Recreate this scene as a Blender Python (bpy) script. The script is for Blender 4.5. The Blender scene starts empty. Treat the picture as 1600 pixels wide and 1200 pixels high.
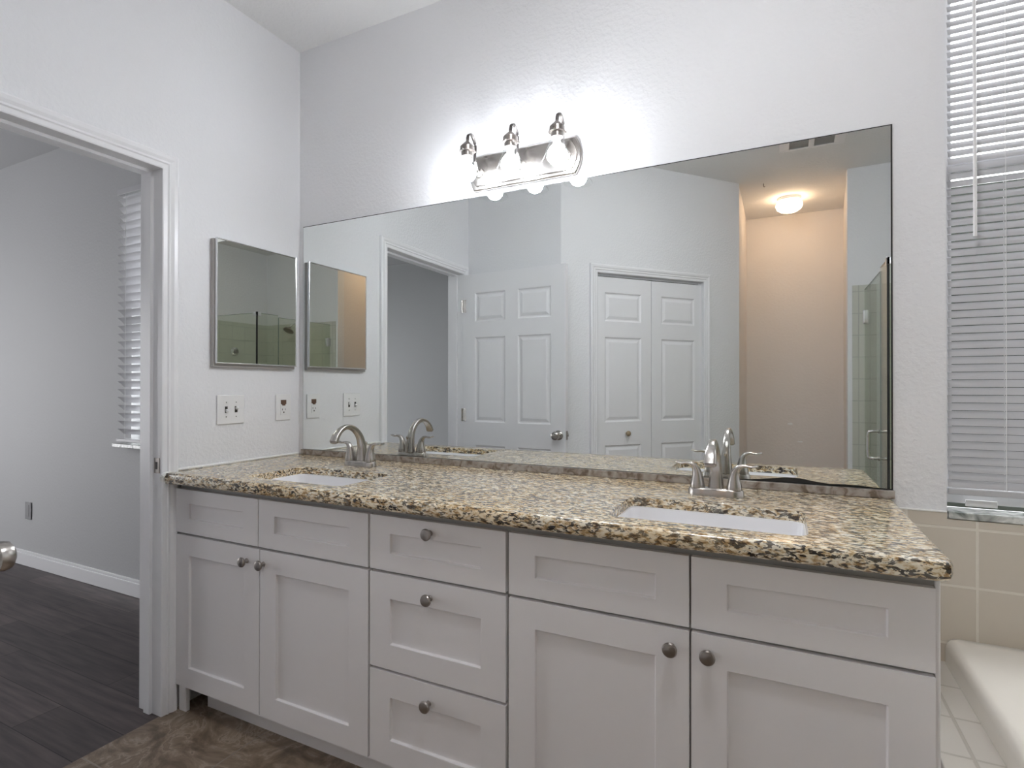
import bpy, bmesh, math, random
from mathutils import Vector, Matrix
from math import pi, sin, cos, radians
random.seed(7)
S = bpy.context.scene
COL = S.collection
# ------------------------------------------------------------------ camera
F_PX = 857.3
cam_d = bpy.data.cameras.new('camera'); cam = bpy.data.objects.new('camera', cam_d); COL.objects.link(cam)
cam_d.sensor_fit = 'HORIZONTAL'; cam_d.sensor_width = 36.0; cam_d.lens = 36.0*F_PX/1600.0
cam_d.clip_start = 0.02; cam_d.clip_end = 200
cam.matrix_world = (Matrix.Translation((2.0729, -1.905, 1.2242)) @ Matrix.Rotation(0.4579, 4, 'Z')
                    @ Matrix.Rotation(pi/2+0.0043, 4, 'X') @ Matrix.Rotation(0.0007, 4, 'Z'))
S.camera = cam
# ------------------------------------------------------------------ world, exposure
S.view_settings.view_transform = 'Standard'; S.view_settings.look = 'None'
S.view_settings.gamma = 1.0; S.view_settings.use_curve_mapping = False
S.view_settings.exposure = 1.62
S.cycles.diffuse_bounces = 8; S.cycles.max_bounces = 14; S.cycles.transparent_max_bounces = 16
W = bpy.data.worlds.new('sky'); S.world = W; W.use_nodes = True
bg = W.node_tree.nodes['Background']; bg.inputs[0].default_value = (0.98, 0.98, 1.0, 1); bg.inputs[1].default_value = 2.6
BULB = 35.0      # vanity bulbs
DOME = 5.2       # toilet-room dome lamp
ADDED_LAMP = 29.0       # unseen bathroom lamp, added to brighten the cabinet fronts
def portal(name, loc, rot, sx, sy):
    l = bpy.data.lights.new(name, 'AREA'); l.shape = 'RECTANGLE'; l.size = sx; l.size_y = sy; l.cycles.is_portal = True
    o = bpy.data.objects.new(name, l); COL.objects.link(o); o.location = loc; o.rotation_euler = rot
portal('window_light_bath', (2.97, 0.14, 1.70), (-pi/2, 0, 0), 1.0, 1.7)
portal('window_light_bedroom', (-0.92, 0.14, 1.62), (-pi/2, 0, 0), 1.1, 1.55)
portal('added_bedroom_daylight', (-4.33, -1.9, 1.2), (0, -pi/2, 0), 2.0, 1.8)  # portal for the added side window that brightens the bedroom

# ------------------------------------------------------------------ materials
def mat(name, col, rough=0.5, metal=0.0, bump=None, coat=0.0, spec=None, emit=None):
    m = bpy.data.materials.new(name); m.use_nodes = True
    nt = m.node_tree; b = nt.nodes['Principled BSDF']
    b.inputs['Base Color'].default_value = (*col, 1); b.inputs['Roughness'].default_value = rough
    b.inputs['Metallic'].default_value = metal
    if coat: b.inputs['Coat Weight'].default_value = coat; b.inputs['Coat Roughness'].default_value = 0.06
    if spec is not None: b.inputs['Specular IOR Level'].default_value = spec
    if emit: b.inputs['Emission Color'].default_value = (*emit[0], 1); b.inputs['Emission Strength'].default_value = emit[1]
    if bump:
        sc, st, dist = bump
        tc = nt.nodes.new('ShaderNodeTexCoord'); n = nt.nodes.new('ShaderNodeTexNoise'); bp = nt.nodes.new('ShaderNodeBump')
        r = nt.nodes.new('ShaderNodeValToRGB'); r.color_ramp.elements[0].position = .42; r.color_ramp.elements[1].position = .62
        n.inputs['Scale'].default_value = sc; n.inputs['Detail'].default_value = 3
        bp.inputs['Strength'].default_value = st; bp.inputs['Distance'].default_value = dist
        L = nt.links.new
        L(tc.outputs['Object'], n.inputs['Vector']); L(n.outputs['Fac'], r.inputs[0]); L(r.outputs[0], bp.inputs['Height'])
        L(bp.outputs['Normal'], b.inputs['Normal'])
    return m
def ramp(nt, stops):
    r = nt.nodes.new('ShaderNodeValToRGB'); e = r.color_ramp.elements
    e[0].position, e[0].color = stops[0][0], (*stops[0][1], 1)
    e[1].position, e[1].color = stops[-1][0], (*stops[-1][1], 1)
    for p, c in stops[1:-1]:
        q = e.new(p); q.color = (*c, 1)
    return r
def granite():
    m = mat('granite', (.5, .4, .3), 0.24, coat=.45)
    nt = m.node_tree; b = nt.nodes['Principled BSDF']; L = nt.links.new
    b.inputs['Coat IOR'].default_value = 1.5; b.inputs['Coat Roughness'].default_value = .1
    tc = nt.nodes.new('ShaderNodeTexCoord'); mp = nt.nodes.new('ShaderNodeMapping')
    mp.inputs['Rotation'].default_value = (0, 0, radians(-14)); mp.inputs['Scale'].default_value = (1.0, 2.6, 2.2)
    L(tc.outputs['Object'], mp.inputs[0])
    def noise(sc, det, ro, di, off=0):
        n = nt.nodes.new('ShaderNodeTexNoise'); n.noise_dimensions = '4D'; n.inputs['W'].default_value = off
        n.inputs['Scale'].default_value = sc; n.inputs['Detail'].default_value = det; n.inputs['Roughness'].default_value = ro; n.inputs['Distortion'].default_value = di
        L(mp.outputs[0], n.inputs['Vector']); return n
    n1 = noise(48, 4, .6, .8)
    base = ramp(nt, [(.30, (.16, .09, .04)), (.40, (.40, .26, .12)), (.47, (.62, .49, .31)), (.54, (.82, .75, .60)), (.72, (.88, .85, .77))])
    L(n1.outputs['Fac'], base.inputs[0])
    n2 = noise(44, 4, .62, 1.2, 3)
    dk = ramp(nt, [(.468, (1, 1, 1)), (.490, (0, 0, 0))]); L(n2.outputs['Fac'], dk.inputs[0])
    n4 = noise(9, 3, .6, .5, 7); am = ramp(nt, [(.38, (1, 1, 1)), (.60, (.7, .7, .7))]); L(n4.outputs['Fac'], am.inputs[0])
    ml = nt.nodes.new('ShaderNodeMath'); ml.operation = 'MULTIPLY'; L(dk.outputs[0], ml.inputs[0]); L(am.outputs[0], ml.inputs[1])
    mx = nt.nodes.new('ShaderNodeMixRGB'); L(ml.outputs[0], mx.inputs[0]); L(base.outputs[0], mx.inputs[1]); mx.inputs[2].default_value = (.018, .013, .012, 1)
    n3 = nt.nodes.new('ShaderNodeTexNoise'); n3.inputs['Scale'].default_value = 2.6; n3.inputs['Detail'].default_value = 3
    L(tc.outputs['Object'], n3.inputs['Vector'])
    g = ramp(nt, [(.45, (0, 0, 0)), (.66, (.6, .6, .6))]); L(n3.outputs['Fac'], g.inputs[0])
    mx2 = nt.nodes.new('ShaderNodeMixRGB'); mx2.blend_type = 'MULTIPLY'; L(g.outputs[0], mx2.inputs[0]); L(mx.outputs[0], mx2.inputs[1]); mx2.inputs[2].default_value = (1, .86, .62, 1)
    L(mx2.outputs[0], b.inputs['Base Color'])
    return m
def tiles(name, col, grout, size, axes, off=(0, 0), rough=.3, mortar=.004, stone=False):
    m = mat(name, col, rough); nt = m.node_tree; b = nt.nodes['Principled BSDF']; L = nt.links.new
    tc = nt.nodes.new('ShaderNodeTexCoord'); sp = nt.nodes.new('ShaderNodeSeparateXYZ'); cb = nt.nodes.new('ShaderNodeCombineXYZ')
    L(tc.outputs['Object'], sp.inputs[0])
    for k in (0, 1):
        a = nt.nodes.new('ShaderNodeMath'); a.operation = 'SUBTRACT'; L(sp.outputs[axes[k]], a.inputs[0]); a.inputs[1].default_value = off[k]-size[k]*40
        L(a.outputs[0], cb.inputs[k])
    br = nt.nodes.new('ShaderNodeTexBrick'); br.offset = 0; br.squash = 1
    br.inputs['Scale'].default_value = 1; br.inputs['Brick Width'].default_value = size[0]; br.inputs['Row Height'].default_value = size[1]
    br.inputs['Mortar Size'].default_value = mortar; br.inputs['Mortar Smooth'].default_value = .3; br.inputs['Mortar'].default_value = (*grout, 1)
    L(cb.outputs[0], br.inputs['Vector'])
    if stone:
        n = nt.nodes.new('ShaderNodeTexNoise'); n.inputs['Scale'].default_value = 5; n.inputs['Detail'].default_value = 7
        n.inputs['Distortion'].default_value = 1.7; n.inputs['Roughness'].default_value = .62
        L(tc.outputs['Object'], n.inputs['Vector'])
        r = ramp(nt, stone); L(n.outputs['Fac'], r.inputs[0]); L(r.outputs[0], br.inputs['Color1']); L(r.outputs[0], br.inputs['Color2'])
    else:
        br.inputs['Color1'].default_value = (*col, 1); br.inputs['Color2'].default_value = (*[c*.965 for c in col], 1)
    L(br.outputs['Color'], b.inputs['Base Color'])
    bp = nt.nodes.new('ShaderNodeBump'); bp.inputs['Strength'].default_value = .5; bp.inputs['Distance'].default_value = .002; bp.invert = True
    L(br.outputs['Fac'], bp.inputs['Height']); L(bp.outputs[0], b.inputs['Normal'])
    return m
def planks():
    m = mat('dark vinyl plank', (.05, .04, .04), .5); nt = m.node_tree; b = nt.nodes['Principled BSDF']; L = nt.links.new
    tc = nt.nodes.new('ShaderNodeTexCoord'); br = nt.nodes.new('ShaderNodeTexBrick'); br.offset = .37
    br.inputs['Scale'].default_value = 1; br.inputs['Brick Width'].default_value = 1.1; br.inputs['Row Height'].default_value = .155
    br.inputs['Mortar Size'].default_value = .0015; br.inputs['Mortar'].default_value = (.012, .010, .010, 1)
    br.inputs['Color1'].default_value = (.098, .080, .082, 1); br.inputs['Color2'].default_value = (.055, .046, .048, 1)
    L(tc.outputs['Object'], br.inputs['Vector'])
    mp = nt.nodes.new('ShaderNodeMapping'); mp.inputs['Scale'].default_value = (1.2, 14, 1); L(tc.outputs['Object'], mp.inputs[0])
    n = nt.nodes.new('ShaderNodeTexNoise'); n.inputs['Scale'].default_value = 3; n.inputs['Detail'].default_value = 5; L(mp.outputs[0], n.inputs['Vector'])
    r = ramp(nt, [(.3, (.6, .6, .6)), (.7, (1.5, 1.4, 1.35))]); L(n.outputs['Fac'], r.inputs[0])
    mx = nt.nodes.new('ShaderNodeMixRGB'); mx.blend_type = 'MULTIPLY'; mx.inputs[0].default_value = 1
    L(br.outputs['Color'], mx.inputs[1]); L(r.outputs[0], mx.inputs[2]); L(mx.outputs[0], b.inputs['Base Color'])
    return m
def thin_glass(name, tint, ior=1.45):
    m = bpy.data.materials.new(name); m.use_nodes = True; nt = m.node_tree; nt.nodes.clear(); L = nt.links.new
    o = nt.nodes.new('ShaderNodeOutputMaterial'); t = nt.nodes.new('ShaderNodeBsdfTransparent'); t.inputs[0].default_value = (*tint, 1)
    g = nt.nodes.new('ShaderNodeBsdfGlossy'); g.inputs['Roughness'].default_value = 0.0
    f = nt.nodes.new('ShaderNodeFresnel'); ge = nt.nodes.new('ShaderNodeNewGeometry'); mr = nt.nodes.new('ShaderNodeMapRange')
    mr.inputs[3].default_value = ior; mr.inputs[4].default_value = 1/ior; L(ge.outputs['Backfacing'], mr.inputs[0]); L(mr.outputs[0], f.inputs['IOR']); mx = nt.nodes.new('ShaderNodeMixShader')
    L(f.outputs[0], mx.inputs[0]); L(t.outputs[0], mx.inputs[1]); L(g.outputs[0], mx.inputs[2]); L(mx.outputs[0], o.inputs[0])
    return m
def mirror_mat(name, col):
    m = bpy.data.materials.new(name); m.use_nodes = True; nt = m.node_tree; nt.nodes.clear()
    o = nt.nodes.new('ShaderNodeOutputMaterial'); g = nt.nodes.new('ShaderNodeBsdfGlossy')
    g.inputs['Roughness'].default_value = 0.0; g.inputs[0].default_value = (*col, 1); nt.links.new(g.outputs[0], o.inputs[0])
    return m
M = dict(
    wall=mat('painted knockdown wall', (.785, .79, .81), .6, bump=(70, .24, .0028)),
    warmwall=mat('painted toilet room wall', (.80, .76, .73), .6, bump=(42, .14, .003)),
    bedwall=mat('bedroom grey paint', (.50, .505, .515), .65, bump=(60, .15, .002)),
    ceil=mat('ceiling paint', (.80, .80, .80), .8, bump=(70, .3, .003)),
    trim=mat('white gloss trim', (.82, .82, .84), .28),
    cab=mat('white cabinet paint', (.80, .785, .795), .38),
    cabin=mat('shaded cabinet carcass', (.36, .36, .355), .6),  # carcass painted grey for the shadow between fronts and counter
    granite=granite(), porcelain=mat('porcelain', (.86, .86, .88), .12, coat=.3), tub=mat('warm white tub', (.80, .77, .705), .18, coat=.2),
    nickel=mat('brushed nickel', (.50, .475, .45), .27, 1.0), darknickel=mat('aged nickel', (.36, .33, .31), .30, 1.0),
    darkmetal=mat('darkened nickel', (.20, .185, .18), .38, 1.0), chrome=mat('chrome', (.82, .82, .84), .08, 1.0), black=mat('black seal', (.012, .012, .012), .5),
    mirror=mirror_mat('mirror silver', (.86, .885, .875)), mirror2=mirror_mat('cabinet mirror silver', (.70, .71, .66)),
    edge=mat('desilvered mirror edge', (.02, .02, .02), .6), steel=mat('worn steel', (.72, .72, .73), .22, 1.0),
    medbody=mat('shaded cabinet shell', (.40, .385, .37), .45), greyplastic=mat('grey plastic', (.30, .30, .31), .5), plastic=mat('white plastic', (.80, .80, .80), .35), slot=mat('dark slot', (.03, .025, .02), .6), rust=mat('brown exposed box', (.14, .08, .05), .7),
    walltile=tiles('beige wall tile', (.63, .575, .495), (.74, .70, .62), (.159, .159), (0, 2), (2.388, .676)),
    walltile_y=tiles('beige wall tile side', (.63, .575, .495), (.74, .70, .62), (.159, .159), (1, 2), (0, .676)),
    showertile=tiles('shower tile', (.56, .565, .51), (.44, .45, .41), (.159, .159), (0, 2), (2.571, .008), mortar=.0035),
    showertile_y=tiles('shower tile side', (.56, .565, .51), (.44, .45, .41), (.159, .159), (1, 2), (-2.81, .008), mortar=.0035),
    decktile=tiles('tub deck tile', (.66, .63, .58), (.52, .49, .44), (.159, .159), (0, 1), (2.423, -.322)),
    floortile=tiles('brown stone floor tile', (.2, .15, .11), (.26, .22, .18), (.457, .457), (0, 1), (.43, -.905), rough=.35, mortar=.003,
                    stone=[(.30, (.075, .052, .036)), (.44, (.16, .115, .080)), (.53, (.26, .198, .145)), (.56, (.36, .29, .225)), (.585, (.19, .14, .10)), (.66, (.25, .19, .14)), (.76, (.36, .29, .23))]),
    plank=planks(), glass=thin_glass('clear glass', (.97, .98, .98)), showerglass=thin_glass('shower glass', (.94, .96, .91)),
    glassedge=mat('green glass edge', (.10, .16, .14), .2),
    bulb=mat('lit bulb', (1, 1, 1), .4, emit=((.92, .95, 1.0), BULB)),
    dome=mat('lit frosted dome', (1, 1, 1), .4, emit=((1.0, .68, .42), DOME)),
    added_lamp=mat('added lamp lens', (1, 1, 1), .4, emit=((.97, .98, 1.0), ADDED_LAMP)),
    slat_white=mat('bare white plaster', (.93, .93, .93), .7), slat=mat('backlit grey blind slat', (.52, .52, .54), .4), marble=None, caulk=mat('white caulk', (.82, .82, .80), .5, bump=(120, .4, .002)),  # slat: white slats greyed, their backlit shade is put into the colour
    hedge=mat('hedge green', (.009, .013, .007), .8), ground=mat('outdoor ground', (.05, .06, .04), .9), strip=mat('taupe stone lip', (.33, .295, .265), .35),
    vent=mat('vent louvre grey', (.55, .55, .55), .6), knobwood=mat('tan knob', (.42, .33, .22), .35, .4))
M['marble'] = mat('grey marble sill', (.6, .62, .6), .25)
def _mb():
    nt = M['marble'].node_tree; n = nt.nodes.new('ShaderNodeTexNoise'); n.inputs['Scale'].default_value = 14; n.inputs['Detail'].default_value = 6; n.inputs['Distortion'].default_value = 1.5
    tc = nt.nodes.new('ShaderNodeTexCoord'); nt.links.new(tc.outputs['Object'], n.inputs['Vector'])
    r = ramp(nt, [(.35, (.16, .18, .17)), (.5, (.48, .50, .48)), (.62, (.74, .75, .73))]); nt.links.new(n.outputs['Fac'], r.inputs[0]); nt.links.new(r.outputs[0], nt.nodes['Principled BSDF'].inputs['Base Color'])
_mb()
def _st():
    nt = M['strip'].node_tree; n = nt.nodes.new('ShaderNodeTexNoise'); n.inputs['Scale'].default_value = 30; n.inputs['Detail'].default_value = 6; n.inputs['Distortion'].default_value = 1
    tc = nt.nodes.new('ShaderNodeTexCoord'); nt.links.new(tc.outputs['Object'], n.inputs['Vector'])
    r = ramp(nt, [(.36, (.17, .13, .10)), (.46, (.31, .27, .235)), (.62, (.42, .39, .36))]); nt.links.new(n.outputs['Fac'], r.inputs[0]); nt.links.new(r.outputs[0], nt.nodes['Principled BSDF'].inputs['Base Color'])
_st()

# ------------------------------------------------------------------ helpers
def tag(o, label=None, cat=None, group=None, kind=None):
    if label: o['label'] = label
    if cat: o['category'] = cat
    if group: o['group'] = group
    if kind: o['kind'] = kind
    return o
def link(name, bm, m, parent=None, smooth=False, angle=35, bevel=0, T=None, seg=2):
    if T is not None: bm.transform(T)
    bmesh.ops.recalc_face_normals(bm, faces=bm.faces)
    me = bpy.data.meshes.new(name); bm.to_mesh(me); bm.free()
    for q in (m if isinstance(m, (list, tuple)) else [m]): me.materials.append(q)
    o = bpy.data.objects.new(name, me); COL.objects.link(o)
    if parent: o.parent = parent
    if bevel:
        b = o.modifiers.new('bevel', 'BEVEL'); b.width = bevel; b.segments = seg; b.limit_method = 'ANGLE'; b.angle_limit = radians(40); b.harden_normals = False
    if smooth:
        for p in me.polygons: p.use_smooth = True
        try: me.set_sharp_from_angle(angle=radians(angle))
        except Exception: pass
    return o
def empty(name, loc, label, cat, rz=0, group=None, kind=None):
    o = bpy.data.objects.new(name, None); COL.objects.link(o); o.location = loc; o.rotation_euler = (0, 0, rz); o.empty_display_size = .05
    return tag(o, label, cat, group, kind)
def box(bm, x0, x1, y0, y1, z0, z1, mi=0):
    v = [bm.verts.new((x, y, z)) for x in (x0, x1) for y in (y0, y1) for z in (z0, z1)]
    for f in ((0, 1, 3, 2), (4, 6, 7, 5), (0, 4, 5, 1), (2, 3, 7, 6), (0, 2, 6, 4), (1, 5, 7, 3)):
        bm.faces.new([v[i] for i in f]).material_index = mi
    return v
def B(*boxes):
    bm = bmesh.new()
    for b in boxes: box(bm, *b)
    return bm
def loops(bm, rings, cap0=True, cap1=True, closed=True):
    rv = [[bm.verts.new(p) for p in r] for r in rings]
    n = len(rv[0])
    for a, b in zip(rv, rv[1:]):
        for i in range(n if closed else n-1):
            j = (i+1) % n; bm.faces.new((a[i], a[j], b[j], b[i]))
    if cap0: bm.faces.new(rv[0][::-1])
    if cap1: bm.faces.new(rv[-1])
    return rv
def lathe(prof, n=24, T=None, bm=None, cap0=True, cap1=True):
    bm = bm or bmesh.new()
    rings = [[(r*cos(2*pi*i/n), r*sin(2*pi*i/n), z) for i in range(n)] for r, z in prof]
    if T is not None: rings = [[T @ Vector(p) for p in r] for r in rings]
    loops(bm, rings, cap0, cap1)
    return bm
def sweep(path, secs, n=16, power=2.0, bm=None, side=None, cap=True):
    """path points; secs (half width along side, half width along normal) per point."""
    bm = bm or bmesh.new(); P = [Vector(p) for p in path]; rings = []
    for i, p in enumerate(P):
        t = (P[min(i+1, len(P)-1)]-P[max(i-1, 0)]).normalized()
        s = Vector(side) if side else (t.cross(Vector((0, 0, 1))) if abs(t.z) < .95 else Vector((1, 0, 0)))
        s = (s-t*s.dot(t)).normalized(); nn = t.cross(s).normalized(); a, b = secs[i] if isinstance(secs, list) else secs
        ring = []
        for k in range(n):
            th = 2*pi*k/n; c, q = cos(th), sin(th); e = 2.0/power
            ring.append(p+s*a*math.copysign(abs(c)**e, c)+nn*b*math.copysign(abs(q)**e, q))
        rings.append(ring)
    loops(bm, rings, cap, cap)
    return bm
def tube(path, r, n=10, bm=None): return sweep(path, (r, r), n, bm=bm)
def spline(pts, k=6):
    P = [Vector(p) for p in pts]; P = [P[0]*2-P[1]]+P+[P[-1]*2-P[-2]]; out = []
    for i in range(1, len(P)-2):
        for j in range(k):
            t = j/k; a, b, c, d = P[i-1:i+3]
            out.append(.5*((2*b)+(c-a)*t+(2*a-5*b+4*c-d)*t*t+(3*b-a-3*c+d)*t**3))
    out.append(P[-2]); return out
def smoothpath(pts, secs, k=6):
    q = spline([tuple(p) for p in pts], k); s = spline([(a, b, 0) for a, b in secs], k)
    return q, [(max(v.x, .0005), max(v.y, .0005)) for v in s]
def frame(p0, p1, z=0):
    d = Vector((p1[0]-p0[0], p1[1]-p0[1], 0)); L = d.length; d.normalize(); y = Vector((-d.y, d.x, 0))   # room side is -y
    m = Matrix.Identity(4); m.col[0][:3] = d; m.col[1][:3] = y; m.col[2][:3] = (0, 0, 1); m.col[3][:3] = (p0[0], p0[1], z)
    return m, L
def rrect(x0, x1, y0, y1, r, z, n=5):
    pts = []
    for cx, cy, a0 in ((x1-r, y1-r, 0), (x0+r, y1-r, 90), (x0+r, y0+r, 180), (x1-r, y0+r, 270)):
        for k in range(n+1):
            a = radians(a0+90*k/n); pts.append((cx+r*cos(a), cy+r*sin(a), z))
    return pts
def wall(name, p0, p1, t, m, holes=(), z0=0, z1=2.824, e0=0, e1=0):
    T, L = frame(p0, p1); bm = bmesh.new()
    xs = sorted({-e0, L+e1, *[h[0] for h in holes], *[h[1] for h in holes]}); zs = sorted({z0, z1, *[h[2] for h in holes], *[h[3] for h in holes]})
    inh = lambda x, z: any(h[0] < x < h[1] and h[2] < z < h[3] for h in holes)
    ok = lambda i, j: 0 <= i < len(xs)-1 and 0 <= j < len(zs)-1 and not inh((xs[i]+xs[i+1])/2, (zs[j]+zs[j+1])/2)
    for i in range(len(xs)-1):
        for j in range(len(zs)-1):
            if not ok(i, j): continue
            a, b, c, d = xs[i], xs[i+1], zs[j], zs[j+1]
            q = lambda *p: bm.faces.new([bm.verts.new(v) for v in p])
            q((a, 0, c), (b, 0, c), (b, 0, d), (a, 0, d)); q((a, t, c), (a, t, d), (b, t, d), (b, t, c))
            if not ok(i-1, j): q((a, 0, c), (a, 0, d), (a, t, d), (a, t, c))
            if not ok(i+1, j): q((b, 0, c), (b, t, c), (b, t, d), (b, 0, d))
            if not ok(i, j-1): q((a, 0, c), (a, t, c), (b, t, c), (b, 0, c))
            if not ok(i, j+1): q((a, 0, d), (b, 0, d), (b, t, d), (a, t, d))
    bmesh.ops.remove_doubles(bm, verts=bm.verts, dist=1e-5)
    return tag(link(name, bm, m, T=T), kind='structure')
def panel_leaf(w, h, t, panels, rings, both=False):
    """slab with recessed or raised panels; front at y=0 facing -y. rings: [(inset, depth)...] cumulative."""
    bm = bmesh.new()
    xs = sorted({0, w, *[p[0] for p in panels], *[p[1] for p in panels]}); zs = sorted({0, h, *[p[2] for p in panels], *[p[3] for p in panels]})
    for yf, sg in ((0, 1),)+(((t, -1),) if both else ()):
        for i in range(len(xs)-1):
            for j in range(len(zs)-1):
                a, b, c, d = xs[i], xs[i+1], zs[j], zs[j+1]
                if any(p[0] <= a and b <= p[1] and p[2] <= c and d <= p[3] for p in panels): continue
                bm.faces.new([bm.verts.new(v) for v in ((a, yf, c), (b, yf, c), (b, yf, d), (a, yf, d))])
        for a, b, c, d in panels:
            loops(bm, [[(a+i, yf+sg*e, c+i), (b-i, yf+sg*e, c+i), (b-i, yf+sg*e, d-i), (a+i, yf+sg*e, d-i)] for i, e in [(0, 0)]+rings], cap0=False)
    q = lambda *p: bm.faces.new([bm.verts.new(v) for v in p])
    if not both: q((0, t, 0), (0, t, h), (w, t, h), (w, t, 0))
    for pts in (((0, 0), (0, h)), ((0, h), (w, h)), ((w, h), (w, 0)), ((w, 0), (0, 0))):
        (a, c), (b, d) = pts; q((a, 0, c), (b, 0, d), (b, t, d), (a, t, c))
    bmesh.ops.remove_doubles(bm, verts=bm.verts, dist=1e-5)
    return bm
RAISED = [(.008, .007), (.016, .008), (.036, .002)]
SHAKER = [(.0015, .009)]
CASING = [(0, .0), (0, .010), (.004, .012), (.018, .012), (.022, .016), (.030, .013), (.040, .018), (.052, .019), (.058, .015), (.058, .0)]
def casing(name, T, w, h, prof=CASING):
    bm = bmesh.new(); rings = []
    for o, d in prof: rings.append([(-o, -d, 0), (-o, -d, h+o), (w+o, -d, h+o), (w+o, -d, 0)])
    loops(bm, rings, False, False, closed=False)
    return tag(link(name, bm, M['trim'], T=T), kind='structure')
def jamb(name, T, w, h, depth, back_casing=False):
    t = .018; bm = B((-t, 0, -.001, depth, 0, h), (w, w+t, -.001, depth, 0, h), (-t, w+t, -.001, depth, h, h+t),
                     (0, .011, .045, .080, 0, h-.011), (w-.011, w, .045, .080, 0, h-.011), (0, w, .045, .080, h-.011, h))
    return tag(link(name, bm, M['trim'], T=T), kind='structure')

# ------------------------------------------------------------------ bathroom shell
H = 2.824; DO0, DO1, DOH = .654, 1.510, 2.033          # bedroom doorway along the left wall (distance from the mirror wall)
WX0, WX1, WZ0, WZ1 = 2.483, 3.45, .872, 2.50
wall('wall_vanity', (0, 0), (3.65, 0), .115, M['wall'], [(WX0, WX1, WZ0, WZ1)], e1=.1)
wall('wall_left', (0, -1.585), (0, 0), .115, M['wall'], [(1.585-DO1-.018, 1.585-DO0+.018, 0, DOH+.018)])
wall('wall_rear', (.73, -1.585), (0, -1.585), .08, M['wall'], e1=.1)
DA, DB = (1.768, -2.776), (.73, -1.585)
wall('wall_diagonal', DA, DB, .08, M['wall'], [(.342, 1.316, 0, 2.035)])
wall('wall_alcove_left', (1.765, -3.83), (1.765, -2.79), .08, M['warmwall'], e0=.08)
wall('wall_alcove_back', (2.66, -3.83), (1.765, -3.83), .08, M['warmwall'])
wall('wall_alcove_right', (2.505, -2.82), (2.565, -3.83), .10, M['warmwall'])
wall('wall_shower_back', (3.65, -2.81), (2.503, -2.81), .10, M['wall'])
wall('wall_right', (3.65, 0), (3.65, -2.81), .10, M['wall'])
tag(link('ceiling', B((-.11, 3.76, -3.95, .115, H, H+.08)), M['ceil']), kind='structure')
tag(link('floor', B((0, 3.76, -3.95, .0, -.08, 0)), M['floortile']), kind='structure')
tag(link('wall_closet_back', B((-.0, .06, -2.9, -1.68, 0, H), (.06, 1.68, -2.98, -2.9, 0, H)), M['slot']), kind='structure')  # near-black colour paints in the closet's shade behind the door gap
# doorway casings and jambs
TL, LL = frame((0, -1.585), (0, 0)); TLo = TL @ Matrix.Translation((1.585-DO1, 0, 0))
casing('trim_1', TLo, DO1-DO0, DOH)
j = jamb('trim_2', TLo, DO1-DO0, DOH, .115)
# strike plate and hinges let into the jamb
bm = B((-.034, -.002, -DO0-.0025, -DO0+.001, .90, .957)); s = link('strike_plate', bm, M['darknickel'], j, bevel=.001); s['label'] = 'dark metal strike plate'
s = link('latch_hole', B((-.024, -.012, -DO0-.003, -DO0, .915, .942)), M['slot'], s)
TBk = Matrix.Translation((-.115, -DO0, 0)) @ Matrix.Rotation(-pi/2, 4, 'Z')
casing('trim_3', TBk, DO1-DO0, DOH)
TD, LD = frame(DA, DB); TDo = TD @ Matrix.Translation((.360, 0, 0))
casing('trim_4', TDo, .938, 2.018); jamb('trim_5', TDo, .938, 2.018, .08)
# baseboards (bathroom)
for n, p0, p1 in (('baseboard_rear', (.73, -1.585), (.0, -1.585)), ('baseboard_alcove', (2.56, -3.83), (1.765, -3.83)), ('baseboard_diagonal', DA, (DA[0]+(DB[0]-DA[0])*.19, DA[1]+(DB[1]-DA[1])*.19))):
    T, L = frame(p0, p1); tag(link(n, B((0, L, -.012, 0, 0, .085)), M['trim'], T=T, bevel=.004), kind='structure')

# ------------------------------------------------------------------ bedroom shell
BH = 2.78; BW0, BW1, BZ0, BZ1 = -1.36, -.40, .885, 2.33
wall('wall_bedroom_window', (-4.3, 0), (-.115, 0), .115, M['bedwall'], [(BW0+4.3, BW1+4.3, BZ0, BZ1)], z1=BH)
wall('wall_bedroom_far', (-4.3, -3.75), (-4.3, 0), .1, M['bedwall'], [(1.0, 2.7, .3, 2.2)], z1=BH)  # opening belongs to the added, unseen daylight window
wall('wall_bedroom_rear', (-.115, -3.75), (-4.3, -3.75), .1, M['bedwall'], z1=BH)
wall('wall_bedroom_side', (-.115, -1.585), (-.115, -3.75), .1, M['bedwall'], z1=BH)
for a, b, c, d in ((-1.585, -DO1-.018, 0, BH), (-DO0+.018, 0, 0, BH), (-DO1-.018, -DO0+.018, DOH+.018, BH)):
    tag(link('wall_bedroom_door', B((-.121, -.115, a, b, c, d)), M['bedwall']), kind='structure')
tag(link('ceiling_bedroom', B((-4.4, -.115, -3.85, .115, BH, BH+.1)), M['bedwall']), kind='structure')
tag(link('floor_bedroom', B((-4.4, 0, -3.85, .115, -.08, -.001)), M['plank']), kind='structure')
T, L = frame((-4.3, 0), (-.115, 0))
tag(link('baseboard_bedroom', B((0, L, -.014, 0, 0, .082), (0, L, -.009, 0, .082, .1)), M['trim'], T=T, bevel=.002), kind='structure')
tag(link('ground', B((-16, 18, .16, 22, -.3, -.2)), M['ground']), kind='structure')

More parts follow.
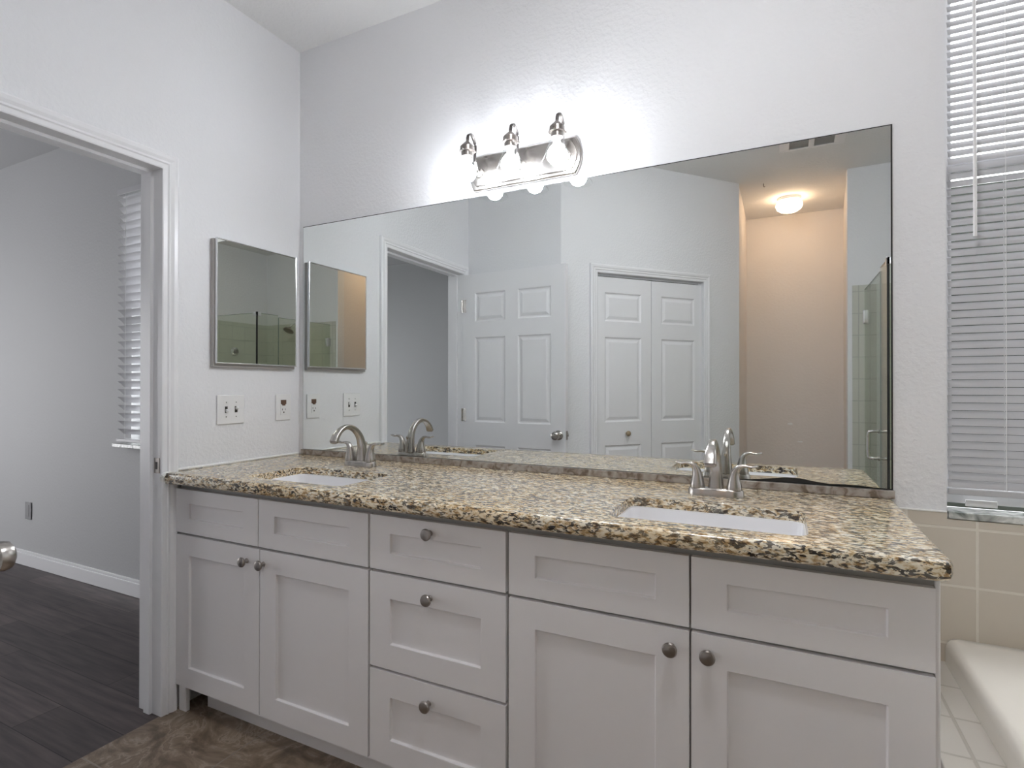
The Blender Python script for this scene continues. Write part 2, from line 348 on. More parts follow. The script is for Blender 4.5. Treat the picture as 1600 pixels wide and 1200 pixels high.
# ------------------------------------------------------------------ doors
PZ = ((1.685, 1.888), (.972, 1.572), (.20, .808))
d1 = empty('door_1', (0.004, -1.503, 0), 'open white six-panel door leaf', None, rz=radians(3.4), kind='structure')
pw = .81; pans = [(a, b, c-.012, d-.012) for a, b in ((.105, .355), (.455, .705)) for c, d in PZ]
TF = Matrix.Translation((pw, 0, .012)) @ Matrix.Rotation(pi, 4, 'Z')
link('door_leaf', panel_leaf(pw, 2.012, .035, pans, RAISED, True), M['trim'], d1, T=TF)
def door_knob(side):
    q = lathe([(.0, 0), (.032, 0), (.032, .004), (.026, .009), (.012, .012), (.010, .030), (.016, .036), (.026, .044), (.0285, .054), (.026, .064), (.017, .070), (.006, .071), (0, .070)], 28, cap0=False, cap1=False)
    q.transform(Matrix.Translation((.760, 0 if side > 0 else -.035, .905)) @ Matrix.Rotation(-pi/2*side, 4, 'X'))
    k = link('door_knob', q, M['nickel'], d1, smooth=True); k['label'] = 'round satin nickel door knob'
door_knob(1); door_knob(-1)
link('latch', B((.809, .813, -.029, -.006, .877, .934), (.812, .822, -.024, -.012, .898, .913)), M['darknickel'], d1, bevel=.001)
for z in (.22, 1.02, 1.80):
    q = B((-.004, .03, .0, .002, z-.045, z+.045)); tube([(-.003, .004, z-.046), (-.003, .004, z+.046)], .006, 10, q); link('hinge', q, M['nickel'], d1)
d2 = empty('door_2', (0, 0, 0), 'white bifold closet door with raised panels', None, kind='structure'); d2.matrix_world = TDo
for x0, w in ((.003, .4635), (.4705, .4635)):
    pp = [(.088, w-.068, c-.012, d-.012) if x0 > .4 else (.068, w-.088, c-.012, d-.012) for c, d in PZ]
    lf = link('bifold_leaf', panel_leaf(w, 1.984, .028, pp, RAISED), M['trim'], d2, T=Matrix.Translation((x0, .014, .012)))
    if x0 > .4:
        k = lathe([(.0, 0), (.009, 0), (.008, .012), (.018, .018), (.019, .026), (.012, .031), (0, .032)], 20, cap0=False, cap1=False)
        k.transform(Matrix.Translation((1.043-.36, .014, .889)) @ Matrix.Rotation(pi/2, 4, 'X')); k = link('closet_knob', k, M['knobwood'], lf, smooth=True); k['label'] = 'small round tan closet knob'

# ------------------------------------------------------------------ vanity cabinets
FY = -.605
def knob(parent, x, z, lab='round aged nickel knob'):
    q = lathe([(0, 0), (.0085, 0), (.0075, .004), (.0060, .010), (.0075, .014), (.0135, .0165), (.0168, .0195), (.0172, .023), (.0150, .0265), (.009, .0285), (0, .029)], 24, cap0=False, cap1=False)
    q.transform(Matrix.Translation((x, FY, z)) @ Matrix.Rotation(pi/2, 4, 'X'))
    k = link('knob', q, M['darknickel'], parent, smooth=True); k['label'] = lab
def front(kind, parent, x0, x1, z0, z1, kx=None, kz=None, st=.076, sv=.052):
    w, h = x1-x0, z1-z0
    o = link(kind, panel_leaf(w, h, .018, [(st, w-st, sv, h-sv)], SHAKER), M['cab'], parent, T=Matrix.Translation((x0, FY, z0)), bevel=.0015)
    if kx: knob(o, kx, kz)
    return o
def cabinet(name, label, x0, x1, toe0):
    c = empty(name, ((x0+x1)/2, -.3, 0), label, 'cabinet'); c['label'] = label
    root = c; inv = Matrix.Translation((-(x0+x1)/2, .3, 0))
    bm = B((x0, x0+.016, -.587, -.012, .102, .856), (x1-.016, x1, -.587, -.012, .102, .856), (x0+.016, x1-.016, -.587, -.012, .102, .118),
           (x0+.016, x1-.016, -.028, -.012, .118, .856), (x0+.016, x1-.016, -.587, -.575, .118, .856))
    link('carcass', bm, M['cabin'], c)
    link('toe_kick', B((toe0, x1, -.532, -.518, 0, .1015)), M['cab'], c)
    return c
def settle(c):
    loc = c.location.copy()
    for ch in c.children:                      # parts were made in room coordinates
        ch.matrix_parent_inverse = Matrix.Translation(-loc)
VB, VD, VT, V0 = .102, .667, .838, .676
c1 = cabinet('sink_cabinet', 'white two-door shaker sink cabinet beside the bedroom doorway', .018, .948, .10)
front('false_drawer_front', c1, .018, .4645, V0, VT); front('false_drawer_front', c1, .4685, .946, V0, VT)
front('cabinet_door', c1, .018, .4715, VB, VD, .401+.008, .6205, sv=.074); front('cabinet_door', c1, .4755, .946, VB, VD, .4925, .6205, sv=.074)
link('corner_leg', B((.022, .062, -.594, -.577, 0, .1015)), M['cab'], c1, bevel=.002)
settle(c1)
c2 = cabinet('drawer_cabinet', 'white shaker cabinet of three drawers in the middle of the vanity', .948, 1.4185, .948)
front('drawer', c2, .954, 1.4135, V0, VT, 1.172, .806); front('drawer', c2, .954, 1.4135, .385, VD, 1.172, .621, sv=.074); front('drawer', c2, .954, 1.4135, VB, .376, 1.168, .321, sv=.074)
settle(c2)
c3 = cabinet('sink_cabinet', 'white shaker sink cabinet next to the bathtub, with two doors and a plain end panel', 1.4185, 2.336, 1.4185)
front('false_drawer_front', c3, 1.423, 1.8815, V0, VT); front('false_drawer_front', c3, 1.8865, 2.335, V0, VT)
front('cabinet_door', c3, 1.423, 1.8815, VB, VD, 1.842, .625, sv=.072); front('cabinet_door', c3, 1.8865, 2.335, VB, VD, 1.923, .625, sv=.072)
link('end_panel', B((2.3365, 2.345, -.595, -.012, 0, .856)), M['cab'], c3, bevel=.003)
settle(c3)

# ------------------------------------------------------------------ counter
CZ0, CZ1 = .861, .901
SINKS = ((.345, .795), (1.674, 2.124)); SY0, SY1 = -.565, -.300
ct = empty('countertop', (1.18, -.32, CZ0), 'speckled brown and cream granite countertop with two sink cutouts', 'countertop')
bm = bmesh.new()
def loopv(pts):
    vs = [bm.verts.new(p) for p in pts]; return [bm.edges.new((vs[i], vs[(i+1) % len(vs)])) for i in range(len(vs))]
ed = loopv([(0.001, -.001, CZ1)]+[(0.001, -.645, CZ1)]+[(2.33, -.645, CZ1), (2.352, -.638, CZ1), (2.36, -.615, CZ1)]+[(2.36, -.001, CZ1)])
for a, b in SINKS: ed += loopv(rrect(a, b, SY0, SY1, .03, CZ1))
g = bmesh.ops.triangle_fill(bm, use_beauty=True, edges=ed)
top = [f for f in bm.faces]
ex = bmesh.ops.extrude_face_region(bm, geom=top); bmesh.ops.translate(bm, verts=[v for v in ex['geom'] if isinstance(v, bmesh.types.BMVert)], vec=(0, 0, CZ0-CZ1))
be = [e for e in bm.edges if len(e.link_faces) == 2 and abs(e.verts[0].co.z-e.verts[1].co.z) < 1e-5 and all(v.co.y < -.61 or v.co.x > 2.355 for v in e.verts) and abs(e.link_faces[0].normal.dot(e.link_faces[1].normal)) < .1]
bmesh.ops.recalc_face_normals(bm, faces=bm.faces)
be = [e for e in bm.edges if len(e.link_faces) == 2 and abs(e.verts[0].co.z-e.verts[1].co.z) < 1e-5 and all(v.co.y < -.61 or v.co.x > 2.355 for v in e.verts) and abs(e.link_faces[0].normal.dot(e.link_faces[1].normal)) < .1]
bmesh.ops.bevel(bm, geom=be, offset=.013, segments=4, affect='EDGES', profile=.5)
link('granite_slab', bm, M['granite'], ct, smooth=True)
tag(link('backsplash', B((.022, 2.362, -.013, -.001, CZ1+.0003, .9255)), M['strip'], bevel=.002), 'low taupe stone lip along the counter under the large mirror', 'backsplash')
q, sc = smoothpath([(.004, -.01, .905), (.004, -.2, .906), (.0045, -.4, .905), (.005, -.58, .906), (.012, -.648, .895), (.008, -.652, .872)], [(.006, .006), (.005, .005), (.006, .006), (.005, .006), (.008, .008), (.006, .006)], 5)
tag(link('trim_8', sweep(q, sc, 8), M['caulk'], smooth=True), kind='structure')
settle(ct)
for (a, b), lab in zip(SINKS, ('white rectangular undermount basin near the medicine cabinet', 'white rectangular undermount basin nearest the bathtub')):
    s = empty('sink', ((a+b)/2, (SY0+SY1)/2, .72), lab, 'sink', group=None); bm = bmesh.new()
    R = [(-.010, .8605, .03), (.0004, .8605, .03), (.0004, .8745, .03), (.005, .8730, .032), (.010, .80, .034), (.016, .745, .04), (.032, .727, .045), (.09, .722, .04)]
    ins = [rrect(a+i, b-i, SY0+i, SY1-i, r, z) for i, z, r in R]
    out = [rrect(a+i-.012, b-i+.012, SY0+i-.012, SY1-i+.012, r+.008, z-.009) for i, z, r in R[::-1] if z < .86]
    out.append(rrect(a-.0115, b+.0115, SY0-.0115, SY1+.0115, .03, .853))
    rv = [[bm.verts.new(p) for p in r] for r in ins+out]; n = len(rv[0])
    for r0, r1 in zip(rv, rv[1:]+rv[:1]):
        if r0 is rv[len(ins)-1]: bm.faces.new(r0); bm.faces.new(r1); continue
        for i in range(n): bm.faces.new((r0[i], r0[(i+1) % n], r1[(i+1) % n], r1[i]))
    link('basin', bm, M['porcelain'], s, smooth=True, angle=50)
    dr = lathe([(0, 0), (.031, 0), (.031, .003), (.026, .004), (.022, .001), (.0, .001)], 24, T=Matrix.Translation(((a+b)/2, (SY0+SY1)/2+.02, .7222)), cap0=False, cap1=False)
    link('drain', dr, M['chrome'], s, smooth=True); settle(s)

# ------------------------------------------------------------------ faucets
def faucet(x, y, label):
    f = empty('faucet', (x, y, CZ1), label, 'faucet')
    bm = bmesh.new()
    def outl(g, z, n=40):
        pts = []
        for k in range(n):
            a = 2*pi*k/n; c, s = cos(a), sin(a); X = (.079-g)*math.copysign(abs(c)**.62, c)
            wv = .021+.0075*math.exp(-(X/.017)**2)+.006*math.exp(-((abs(X)-.052)/.02)**2)
            pts.append((X, (wv-g)*math.copysign(abs(s)**.75, s), z))
        return pts
    loops(bm, [outl(0, 0), outl(0, .003), outl(.002, .016), outl(.004, .021), outl(.0065, .023)])
    link('base_plate', bm, M['nickel'], f, smooth=True, angle=40)
    p, s = smoothpath([(0, .012, .022), (0, .012, .05), (0, .008, .085), (0, -.006, .122), (0, -.034, .150), (0, -.070, .163), (0, -.105, .156), (0, -.132, .135), (0, -.147, .110)],
                      [(.0225, .0205), (.0195, .0175), (.0165, .0145), (.0135, .0125), (.0115, .0115), (.0105, .0100), (.0125, .0090), (.0160, .0095), (.0180, .0110)])
    sp = link('spout', sweep(p, s, 28, 3.3, side=(1, 0, 0)), M['nickel'], f, smooth=True, angle=50)
    q = sweep([(0, -.146, .1115), (0, -.149, .1055)], (.0145, .0080), 16, 2.6, side=(1, 0, 0)); link('aerator', q, M['darknickel'], sp)
    for sg in (-1, 1):
        c = .0515*sg
        p, s = smoothpath([(c, 0, .022), (c, 0, .034), (c, 0, .055), (c+.004*sg, 0, .075), (c+.014*sg, 0, .0885), (c+.030*sg, 0, .0925), (c+.048*sg, 0, .0905), (c+.064*sg, -.001, .0945)],
                          [(.0215, .0215), (.0205, .0205), (.0165, .0155), (.0125, .0115), (.0105, .0075), (.0095, .0045), (.0105, .0035), (.0120, .0032)], 5)
        link('handle', sweep(p, s, 20, 2.3, side=(0, 1, 0)), M['nickel'], f, smooth=True, angle=50)
    q = lathe([(.0025, .02), (.0025, .082), (.0055, .086), (.0062, .092), (.004, .096), (0, .097)], 12, cap1=False); q.transform(Matrix.Translation((0, .034, 0)))
    link('lift_rod', q, M['nickel'], f, smooth=True)
    return f
faucet(.537, -.180, 'brushed nickel two-handle faucet at the basin near the medicine cabinet')
faucet(1.895, -.178, 'brushed nickel two-handle faucet at the basin nearest the bathtub')

# ------------------------------------------------------------------ vanity mirror
mx0, mx1, mz0, mz1 = .028, 2.358, .9265, 1.9816
vm = empty('wall_mirror', (1.2, -.001, mz0), 'large frameless mirror filling the wall above the countertop', 'mirror')
link('backing', B((mx0, mx1, -.0045, -.001, mz0, mz1)), M['edge'], vm)
bm = bmesh.new(); N = 60; low = []
random.seed(3)
for i in range(N+1):
    x = mx0+.0045+(mx1-mx0-.009)*i/N; e = .0015
    if x > 1.94: e += .016*math.exp(-((x-2.10)/.085)**2)+.006*math.exp(-((x-2.27)/.06)**2)+random.uniform(-.001, .001)
    low.append((x, -.0062, mz0+max(e, .001)))
upp = [(p[0], -.0062, mz1-.0042) for p in low]
vl = [bm.verts.new(p) for p in low]; vu = [bm.verts.new(p) for p in upp]
for i in range(N): bm.faces.new((vl[i], vl[i+1], vu[i+1], vu[i]))
link('silvered_glass', bm, M['mirror'], vm)
bpy.data.objects['silvered_glass'].modifiers.new('thickness', 'SOLIDIFY').thickness = -.0015
settle(vm)

# ------------------------------------------------------------------ medicine cabinet
my0, my1, mcz0, mcz1 = -.452, -.0446, 1.315, 1.826; mcy, mcz = (my0+my1)/2, (mcz0+mcz1)/2
mc = empty('medicine_cabinet', (0.001, mcy, mcz0), 'small mirrored medicine cabinet with a worn metal frame above the light switches', 'cabinet')
link('cabinet_body', B((0, .0175, -.209, .2025, -.012, .507)), M['medbody'], mc, bevel=.002)  # body colour darkened to stand for its shaded sides
fr = bmesh.new(); w2, hh = (my1-my0)/2, mcz1-mcz0; fw = .006
random.seed(5)
def wob(): return random.uniform(-.0012, .0012)
box(fr, .018, .031, -w2, -w2+fw, 0, hh); box(fr, .018, .031, w2-fw, w2, 0, hh); box(fr, .018, .031, -w2+fw, w2-fw, 0, fw); box(fr, .018, .031, -w2+fw, w2-fw, hh-fw, hh)
fo = link('door_frame', fr, M['steel'], mc, bevel=.0025)
bm = bmesh.new(); ring = []
n = 40
per = []
for k in range(n): per.append((-w2+fw-.001+(2*w2-2*fw+.002)*k/n, fw-.001+abs(wob())))
for k in range(n): per.append((w2-fw+.001-abs(wob())*1.6, fw+(hh-2*fw)*k/n))
for k in range(n): per.append((w2-fw-(2*w2-2*fw)*k/n, hh-fw+.001-abs(wob())*1.5))
for k in range(n): per.append((-w2+fw-.001+abs(wob())*1.6, hh-fw-(hh-2*fw)*k/n))
bm.faces.new([bm.verts.new((.0285, a, b)) for a, b in per]); pane = link('mirror_pane', bm, M['mirror2'], fo)
bm = bmesh.new(); bm.faces.new([bm.verts.new(v) for v in ((.0275, -w2+fw*.5, fw*.5), (.0275, w2-fw*.5, fw*.5), (.0275, w2-fw*.5, hh-fw*.5), (.0275, -w2+fw*.5, hh-fw*.5))])
link('desilvered_edge', bm, M['edge'], fo)

# ------------------------------------------------------------------ switches and outlets
def plate(name, loc, w, h, label, cat, rz):
    p = empty(name, loc, label, cat, rz=rz)
    link('cover_plate', B((-w/2, w/2, -.006, 0, -h/2, h/2)), M['greyplastic' if loc[0] < -1 else 'plastic'], p, bevel=.003); return p
sw = plate('light_switch', (.001, -.367, 1.127), .126, .121, 'white double toggle switch plate below the medicine cabinet', 'switch', pi/2)
for i, x in enumerate((-.023, .023)):
    link('toggle_slot', B((x-.006, x+.006, -.0068, -.005, -.013, .013)), M['slot'], sw)
    t = bmesh.new(); z = .006 if i else -.006; box(t, x-.0042, x+.0042, -.020, -.006, -.005, .006); t.transform(Matrix.Rotation(radians(24 if i == 0 else -24), 4, 'X'))
    link('toggle', t, M['plastic'], sw, bevel=.001)
    for zz in (-.030, .030):
        link('screw', lathe([(0, 0), (.003, 0), (.0025, .001), (0, .0012)], 10, T=Matrix.Translation((x, -.006, zz)) @ Matrix.Rotation(pi/2, 4, 'X'), cap0=False, cap1=False), M['steel'], sw)
ou = plate('wall_outlet', (.001, -.099, 1.127), .083, .119, 'white outlet plate with a broken upper socket beside the large mirror', 'outlet', pi/2)
o2 = link('socket', B((-.0165, .0165, -.0082, -.005, -.034, .012)), M['plastic'], ou, bevel=.001)
link('socket_slots', B((-.009, -.0065, -.0088, -.008, -.014, -.006), (.0065, .009, -.0088, -.008, -.013, -.006), (-.003, .003, -.0088, -.008, -.026, -.020)), M['slot'], o2)
bo = link('open_box', B((-.015, .015, -.0075, -.005, .014, .034), (-.008, .008, -.0095, -.005, .008, .020)), M['rust'], ou); bo['label'] = 'brown open gap where the upper socket is missing'
bo = plate('wall_outlet', (-2.54, -.001, .374), .08, .118, 'grey wall outlet low on the bedroom wall', 'outlet', 0)
link('socket', B((-.017, .017, -.008, -.005, -.040, .040)), M['greyplastic'], bo, bevel=.002)

# ------------------------------------------------------------------ vanity light
vl_ = empty('vanity_light', (1.185, -.001, 2.068), 'brushed nickel wall light with three lit bulbs above the large mirror', 'light')
def plate_outline(i):
    a, h, bl, out = .213-i, .068-i, .023, []
    for s1 in (1, -1):
        for k in range(13):
            t = -1+2*k/12; out.append((s1*(a+bl*(1-t*t)), s1*t*h, 0))
    return out
bm = bmesh.new(); loops(bm, [[(x, -y, z) for x, z, _ in plate_outline(i)] for i, y in ((0, .0), (0, .012), (.004, .016), (.014, .016), (.016, .022), (.028, .026))])
link('back_plate', bm, M['nickel'], vl_, smooth=True, angle=30)
for i, x in enumerate((-.182, 0, .182)):
    y = -.118
    p = spline([(x, -.022, -.004), (x, -.044, .000), (x, -.062, .032), (x, -.058, .070), (x, -.062, .100), (x, -.086, .121), (x, -.110, .111), (x, -.118, .084)], 6)
    link('arm', sweep(p, (.0070, .0036), 10), M['darkmetal'], vl_, smooth=True)  # arm metal darkened to counter the bright wall reflected in it
    link('rosette', lathe([(0, .0), (.020, .0), (.019, .006), (.010, .012), (0, .013)], 20, T=Matrix.Translation((x, -.026, -.004)) @ Matrix.Rotation(pi/2, 4, 'X'), cap0=False, cap1=False), M['nickel'], vl_, smooth=True)
    T = Matrix.Translation((x, y, 0))
    cap = link('socket_cap', lathe([(0, .088), (.005, .087), (.007, .083), (.020, .071), (.0270, .063), (.0275, .050), (.0300, .048), (.0300, .044), (.022, .043), (.022, .026), (0, .026)], 24, T=T, cap0=False, cap1=False), M['darknickel'], vl_, smooth=True)
    for a in (0, 2.09, 4.19):
        link('thumb_screw', lathe([(0, 0), (.0035, 0), (.0035, .006), (0, .006)], 8, T=T @ Matrix.Rotation(a+.5, 4, 'Z') @ Matrix.Translation((.028, 0, .046)) @ Matrix.Rotation(pi/2, 4, 'Y'), cap0=False, cap1=False), M['nickel'], cap)
    bm = lathe([(.0250, .047), (.0250, .030), (.0258, .015), (.030, -.002), (.038, -.022), (.046, -.042), (.056, -.060)], 32, T=T, cap0=False, cap1=False)
    link('glass_shade', bm, M['glass'], vl_, smooth=True, angle=80)
    bl = link('bulb', lathe([(.0170, -.002), (.0265, -.012), (.0325, -.024), (.0340, -.036), (.0310, -.050), (.0225, -.062), (.011, -.068), (0, -.069)], 20, T=T, cap1=False), M['bulb'], vl_, smooth=True, angle=80); bl['label'] = 'lit white bulb'
    link('bulb_base', lathe([(.0125, .026), (.0135, .012), (.0170, -.002)], 20, T=T), M['plastic'], bl, smooth=True)

# ------------------------------------------------------------------ alcove dome light, ceiling vent, hook, wall marks
dl = empty('ceiling_light', (2.126, -3.32, H), 'small round flush lamp glowing warm on the toilet room ceiling', 'light')
link('lamp_base', lathe([(0, 0), (.088, 0), (.092, -.008), (.092, -.026), (.084, -.030), (0, -.030)], 36, cap0=False, cap1=False), M['trim'], dl, smooth=True)
g = link('lamp_shade', lathe([(.086, -.030), (.101, -.048), (.104, -.066), (.093, -.092), (.066, -.112), (.034, -.122), (0, -.125)], 36, cap1=False), M['dome'], dl, smooth=True, angle=80); g['label'] = 'glowing frosted glass bowl'
vt = empty('ceiling_vent', (2.245, -2.10, H), 'white ceiling vent with two grey louvred grilles', 'vent')
bm = bmesh.new()
for a in ((-.19, .19, -.17, -.142), (-.19, .19, .142, .17), (-.19, -.130, -.142, .142), (-.016, .016, -.142, .142), (.130, .19, -.142, .142)): box(bm, a[0], a[1], a[2], a[3], -.010, -.001)
link('vent_frame', bm, M['trim'], vt, bevel=.002)
for a, b in ((-.130, -.016), (.016, .130)):
    bm = bmesh.new(); box(bm, a, b, -.142, .142, -.0035, -.001)
    for k in range(24):
        x = a+(b-a)*(k+.5)/24; box(bm, x-.0007, x+.0007, -.142, .142, -.0085, -.0035)
    link('louvre_grille', bm, M['vent'], vt)
hk = tag(link('ceiling_hook', tube([(1.941, -2.862, H), (1.941, -2.862, H-.02), (1.947, -2.862, H-.028), (1.952, -2.862, H-.022)], .003, 8), M['darknickel'], smooth=True), 'tiny dark hook in the ceiling in front of the warm toilet room', 'hook')
for x, z, lab in ((2.139, .878, 'pale chipped paint mark on the toilet room wall, the upper of two'), (2.218, .715, 'pale chipped paint mark on the toilet room wall, the lower of two')):
    bm = bmesh.new(); pts = [(x+.028*cos(a)*random.uniform(.6, 1), -3.8292, z+.011*sin(a)*random.uniform(.5, 1)) for a in [2*pi*k/14 for k in range(14)]]
    bm.faces.new([bm.verts.new(p) for p in pts]); o = link('wall_mark', bm, M['slat_white']); o.modifiers.new('t', 'SOLIDIFY').thickness = .005; tag(o, lab, 'wall mark')

# ------------------------------------------------------------------ bathroom window, blind, sill
wn = empty('window_1', (2.97, .08, WZ0), 'bathroom window behind closed blinds', None, kind='structure')
def sash(parent, x0, x1, z0, z1, y, mr):
    f = .024; b = B((x0, x0+f, y-.02, y+.02, z0, z1), (x1-f, x1, y-.02, y+.02, z0, z1), (x0+f, x1-f, y-.02, y+.02, z0, z0+f), (x0+f, x1-f, y-.02, y+.02, z1-f, z1), (x0+f, x1-f, y-.02, y+.02, mr-.02, mr+.02))
    o = link('window_frame', b, M['trim'], parent); link('window_pane', B((x0+f, x1-f, y-.002, y+.002, z0+f, z1-f)), M['glass'], parent); settle(parent)
sash(wn, WX0+.002, WX1-.002, WZ0+.02, WZ1-.002, .088, 1.86)
tag(link('sill_marble', B((WX0+.002, WX1+.02, -.012, .066, WZ0-.012, WZ0+.008)), M['marble'], bevel=.003), kind='structure')
def blind(name, label, x0, x1, y, ztop, zbot, pitch, sw_, tilt, cords, wandx=None, wz=None, wand_y=-.02):
    b = empty(name, ((x0+x1)/2, y, ztop), label, 'blind'); bm = bmesh.new(); z = zbot+pitch*1.2; t = radians(tilt)
    while z < ztop-.03:
        p = []
        for k in range(5):                     # slightly crowned slat
            u = (k/4-.5)*sw_; c = .0012*(1-(2*k/4-1)**2)*(sw_/.025)
            p.append((y+u*cos(t)-c*sin(t), z+u*sin(t)+c*cos(t)))
        rings = [[(X, a, q) for a, q in p]+[(X, a+.0006*sin(t), q-.0006*cos(t)) for a, q in p[::-1]] for X in (x0+.004+random.uniform(0, .002), x1-.004)]
        loops(bm, rings); z += pitch
    link('slats', bm, M['slat'], b)
    link('head_rail', B((x0, x1, y-.02, y+.02, ztop-.035, ztop)), M['slat'], b, bevel=.002)
    link('bottom_rail', B((x0+.002, x1-.002, y-sw_*.45, y+sw_*.45, zbot-.004, zbot+.014)), M['slat'], b, bevel=.003)
    bm = bmesh.new()
    for cx in cords:
        for dy in (-1, 1): tube([(cx, y+dy*sw_*.36, zbot), (cx, y+dy*sw_*.36, ztop-.03)], .0009, 6, bm)
    link('ladder_cords', bm, M['plastic'], b)
    if wandx:
        w = link('tilt_wand', tube([(wandx, y+wand_y, ztop-.03), (wandx, y+wand_y-.004, (ztop+wz)/2), (wandx, y+wand_y-.006, wz)], .0045, 6), M['plastic'], b)
    settle(b); return b
blind('window_blind', 'white narrow-slat blind with a tilt wand in the window over the bathtub', WX0+.006, WX1-.006, .038, WZ1-.002, .925, .0217, .0218, 65, (2.62, 3.0, 3.36), 2.548, 1.638, -.026)
tag(link('paper_tag', B((2.535, 2.605, .045, .052, .888, .906)), M['plastic'], bevel=.001), 'small pale tag lying on the window sill under the blind over the bathtub', 'tag')
# bedroom window
wb = empty('window_2', (-.92, .08, BZ0), 'bedroom window behind a wide-slat blind', None, kind='structure')
sash(wb, BW0+.002, BW1-.002, BZ0+.002, BZ1-.002, .085, 1.62)
blind('window_blind', 'white wide-slat blind hanging in front of the bedroom window, seen through the doorway', -1.412, BW1+.05, -.034, 2.372, .905, .046, .050, -43, (-1.33, -.92, -.46))
tag(link('sill_bedroom', B((-1.455, BW1+.06, -.055, .04, BZ0-.018, BZ0+.003)), M['marble'], bevel=.003), kind='structure')
wf = empty('window_added', (-4.35, -1.9, .3), 'added unseen bedroom side window for daylight', None, kind='structure')  # added out of view to bring more daylight into the bedroom
link('window_frame', B((-4.37, -4.33, -2.75, -2.70, .3, 2.2), (-4.37, -4.33, -1.10, -1.05, .3, 2.2), (-4.37, -4.33, -2.70, -1.10, .3, .35), (-4.37, -4.33, -2.70, -1.10, 2.15, 2.2), (-4.37, -4.33, -1.93, -1.87, .35, 2.15)), M['trim'], wf); settle(wf)
# hedge outside the bathroom window
bm = bmesh.new()
for k in range(900):
    c = Vector((random.uniform(1.2, 5.2), random.uniform(1.15, 1.6), random.uniform(-.2, 2.18))); r = random.uniform(.05, .11); a = random.uniform(0, 6.28); e = random.uniform(-1, 1)
    u = Vector((cos(a), sin(a)*.6, e)).normalized(); v = u.cross(Vector((.2, 1, .3))).normalized()
    bm.faces.new([bm.verts.new(c+u*r), bm.verts.new(c+v*r*.5), bm.verts.new(c-u*r), bm.verts.new(c-v*r*.5)])
box(bm, 1.2, 5.2, 1.25, 1.5, -.2, 2.14)
tag(link('hedge', bm, M['hedge']), 'tall dark hedge outside the bathroom window', 'hedge')

# ------------------------------------------------------------------ tile, deck, tub
tag(link('wall_tile', B((2.362, 2.4815, -.009, -.0005, .4635, .875), (2.4815, 3.6405, -.009, -.0005, .4635, .858)), M['walltile']), kind='structure')
tag(link('wall_tile_side', B((3.641, 3.6495, -1.80, -.0005, .4635, .875)), M['walltile_y']), kind='structure')
tag(link('trim_6', B((2.362, 2.4815, -.011, -.0005, .8753, .879)), M['caulk'], bevel=.001), kind='structure')
DZ = .463
tag(link('floor_tub_deck', B((2.362, 3.64, -1.78, -.0005, 0, DZ)), M['decktile'], bevel=.003), kind='structure')
tb = empty('bathtub', (3.05, -.88, DZ), 'white drop-in bathtub in the tiled deck beside the vanity', 'bathtub')
bm = bmesh.new(); X0, X1, Y0, Y1 = 2.474, 3.632, -1.68, -.0095
R = [(0, DZ+.0005, .015), (.0, DZ+.045, .015), (.003, DZ+.060, .015), (.009, DZ+.070, .018), (.018, DZ+.0745, .02), (.05, DZ+.076, .04), (.15, DZ+.074, .16), (.165, DZ+.068, .18), (.19, DZ+.02, .2), (.23, DZ-.2, .2), (.27, DZ-.32, .2), (.34, DZ-.36, .16)]
loops(bm, [rrect(X0+i, X1-i, Y0+i, Y1-i, r, z, 8) for i, z, r in R], cap0=False)
link('tub_shell', bm, M['tub'], tb, smooth=True, angle=60)
settle(tb)

# ------------------------------------------------------------------ shower
tag(link('wall_shower_tile', B((2.531, 3.641, -2.8095, -2.801, 0, 1.962)), M['showertile']), kind='structure')
tag(link('wall_shower_tile_side', B((3.641, 3.6495, -2.801, -1.78, 0, 1.962)), M['showertile_y']), kind='structure')
tag(link('trim_7', B((2.56, 3.64, -1.86, -1.782, 0, .09), (2.56, 2.66, -2.801, -1.86, 0, .09)), M['decktile']), kind='structure')
GX, GY, GT = 2.610, -1.83, 1.945
en = empty('shower_enclosure', (GX, GY, .09), 'frameless glass corner shower enclosure with chrome fittings', 'shower')
dg = link('glass_door', B((GX-.004, GX+.004, -2.795, -2.088, .10, GT-.02)), M['showerglass'], en); dg['label'] = 'clear glass door'
link('glass_edge', B((GX-.0045, GX+.0045, -2.0885, -2.0865, .10, GT-.02), (GX-.0045, GX+.0045, -2.795, -2.088, GT-.021, GT-.019)), M['glassedge'], dg)
for z in (.35, 1.724):
    link('hinge', B((GX-.013, GX+.013, -2.800, -2.735, z-.045, z+.045), (GX-.018, GX+.018, -2.766, -2.752, z-.05, z+.05)), M['chrome'], dg, bevel=.002)
bm = bmesh.new()
for sg in (-1, 1):
    p = spline([(GX+sg*.006, -2.135, .782), (GX+sg*.045, -2.135, .784), (GX+sg*.060, -2.135, .802), (GX+sg*.060, -2.135, .93), (GX+sg*.045, -2.135, .948), (GX+sg*.006, -2.135, .950)], 5); tube(p, .0095, 12, bm)
    for z in (.782, .950): tube([(GX+sg*.004, -2.135, z), (GX+sg*.010, -2.135, z)], .014, 12, bm)
link('handle', bm, M['chrome'], dg, smooth=True)
link('side_panel', B((GX-.004, GX+.004, -2.080, GY, .10, GT)), M['showerglass'], en)
link('front_panel', B((GX+.006, 3.64, GY-.004, GY+.004, .10, GT)), M['showerglass'], en)
link('panel_edge', B((GX-.0045, GX+.0045, -2.080, GY, GT, GT+.002), (GX, 3.64, GY-.0045, GY+.0045, GT, GT+.002)), M['glassedge'], en)
s = link('corner_seal', B((GX-.006, GX+.006, GY-.006, GY+.006, .10, GT-.03)), M['black'], en); s['label'] = 'black vertical seal'
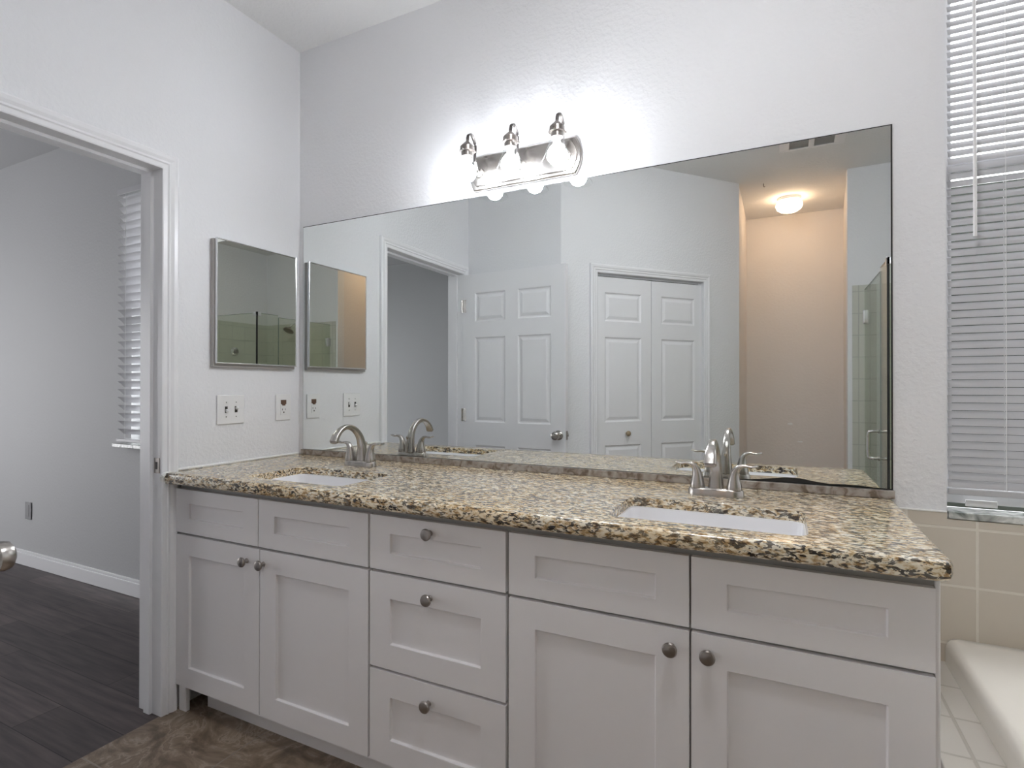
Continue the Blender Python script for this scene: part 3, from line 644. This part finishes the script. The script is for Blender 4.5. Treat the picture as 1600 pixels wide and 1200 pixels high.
link('corner_clip', B((GX-.008, GX+.045, GY-.008, GY+.008, GT-.03, GT+.012), (GX-.008, GX+.008, GY-.045, GY+.008, GT-.03, GT+.012)), M['chrome'], en, bevel=.002)
settle(en)
sv = empty('shower_valve', (3.640, -2.36, 1.62), 'round chrome valve trim on the tiled shower wall', 'valve')
link('escutcheon', lathe([(0, 0), (.052, 0), (.050, .006), (.034, .012), (.030, .020), (0, .022)], 32, T=Matrix.Rotation(-pi/2, 4, 'Y'), cap0=False, cap1=False), M['chrome'], sv, smooth=True)
link('dial', lathe([(.022, .018), (.022, .045), (.016, .052), (0, .053)], 24, T=Matrix.Rotation(-pi/2, 4, 'Y'), cap1=False), M['darknickel'], sv, smooth=True)
sh = empty('shower_sprayer', (3.09, -2.800, 1.94), 'chrome shower head on a short arm over the tiled shower', 'shower head')
link('arm', tube(spline([(0, 0, .02), (0, .05, .02), (0, .11, -.005), (0, .14, -.035)], 5), .010, 12), M['chrome'], sh, smooth=True)
link('flange', lathe([(0, 0), (.028, 0), (.026, .006), (.012, .010), (0, .010)], 24, T=Matrix.Translation((0, 0, .02)) @ Matrix.Rotation(-pi/2, 4, 'X'), cap0=False, cap1=False), M['chrome'], sh, smooth=True)
hd = lathe([(0, .03), (.014, .03), (.016, .012), (.05, -.004), (.060, -.014), (.060, -.024), (.052, -.028), (0, -.028)], 32, cap0=False, cap1=False)
hd.transform(Matrix.Translation((0, .150, -.060)) @ Matrix.Rotation(radians(32), 4, 'X')); link('head', hd, M['darknickel'], sh, smooth=True)
cl = empty('ceiling_light', (1.95, -1.12, H), 'added unseen round ceiling lamp brightening the middle of the bathroom', 'light')  # added lamp, out of view, lifts the light on the cabinet fronts
link('lamp_base', lathe([(.10, 0), (.13, 0), (.13, -.012), (.118, -.018), (0, -.018)], 36, cap1=False), M['trim'], cl, smooth=True)
link('lamp_shade', lathe([(.112, -.018), (.105, -.05), (.07, -.072), (0, -.078)], 32, cap1=False), M['added_lamp'], cl, smooth=True, angle=80)
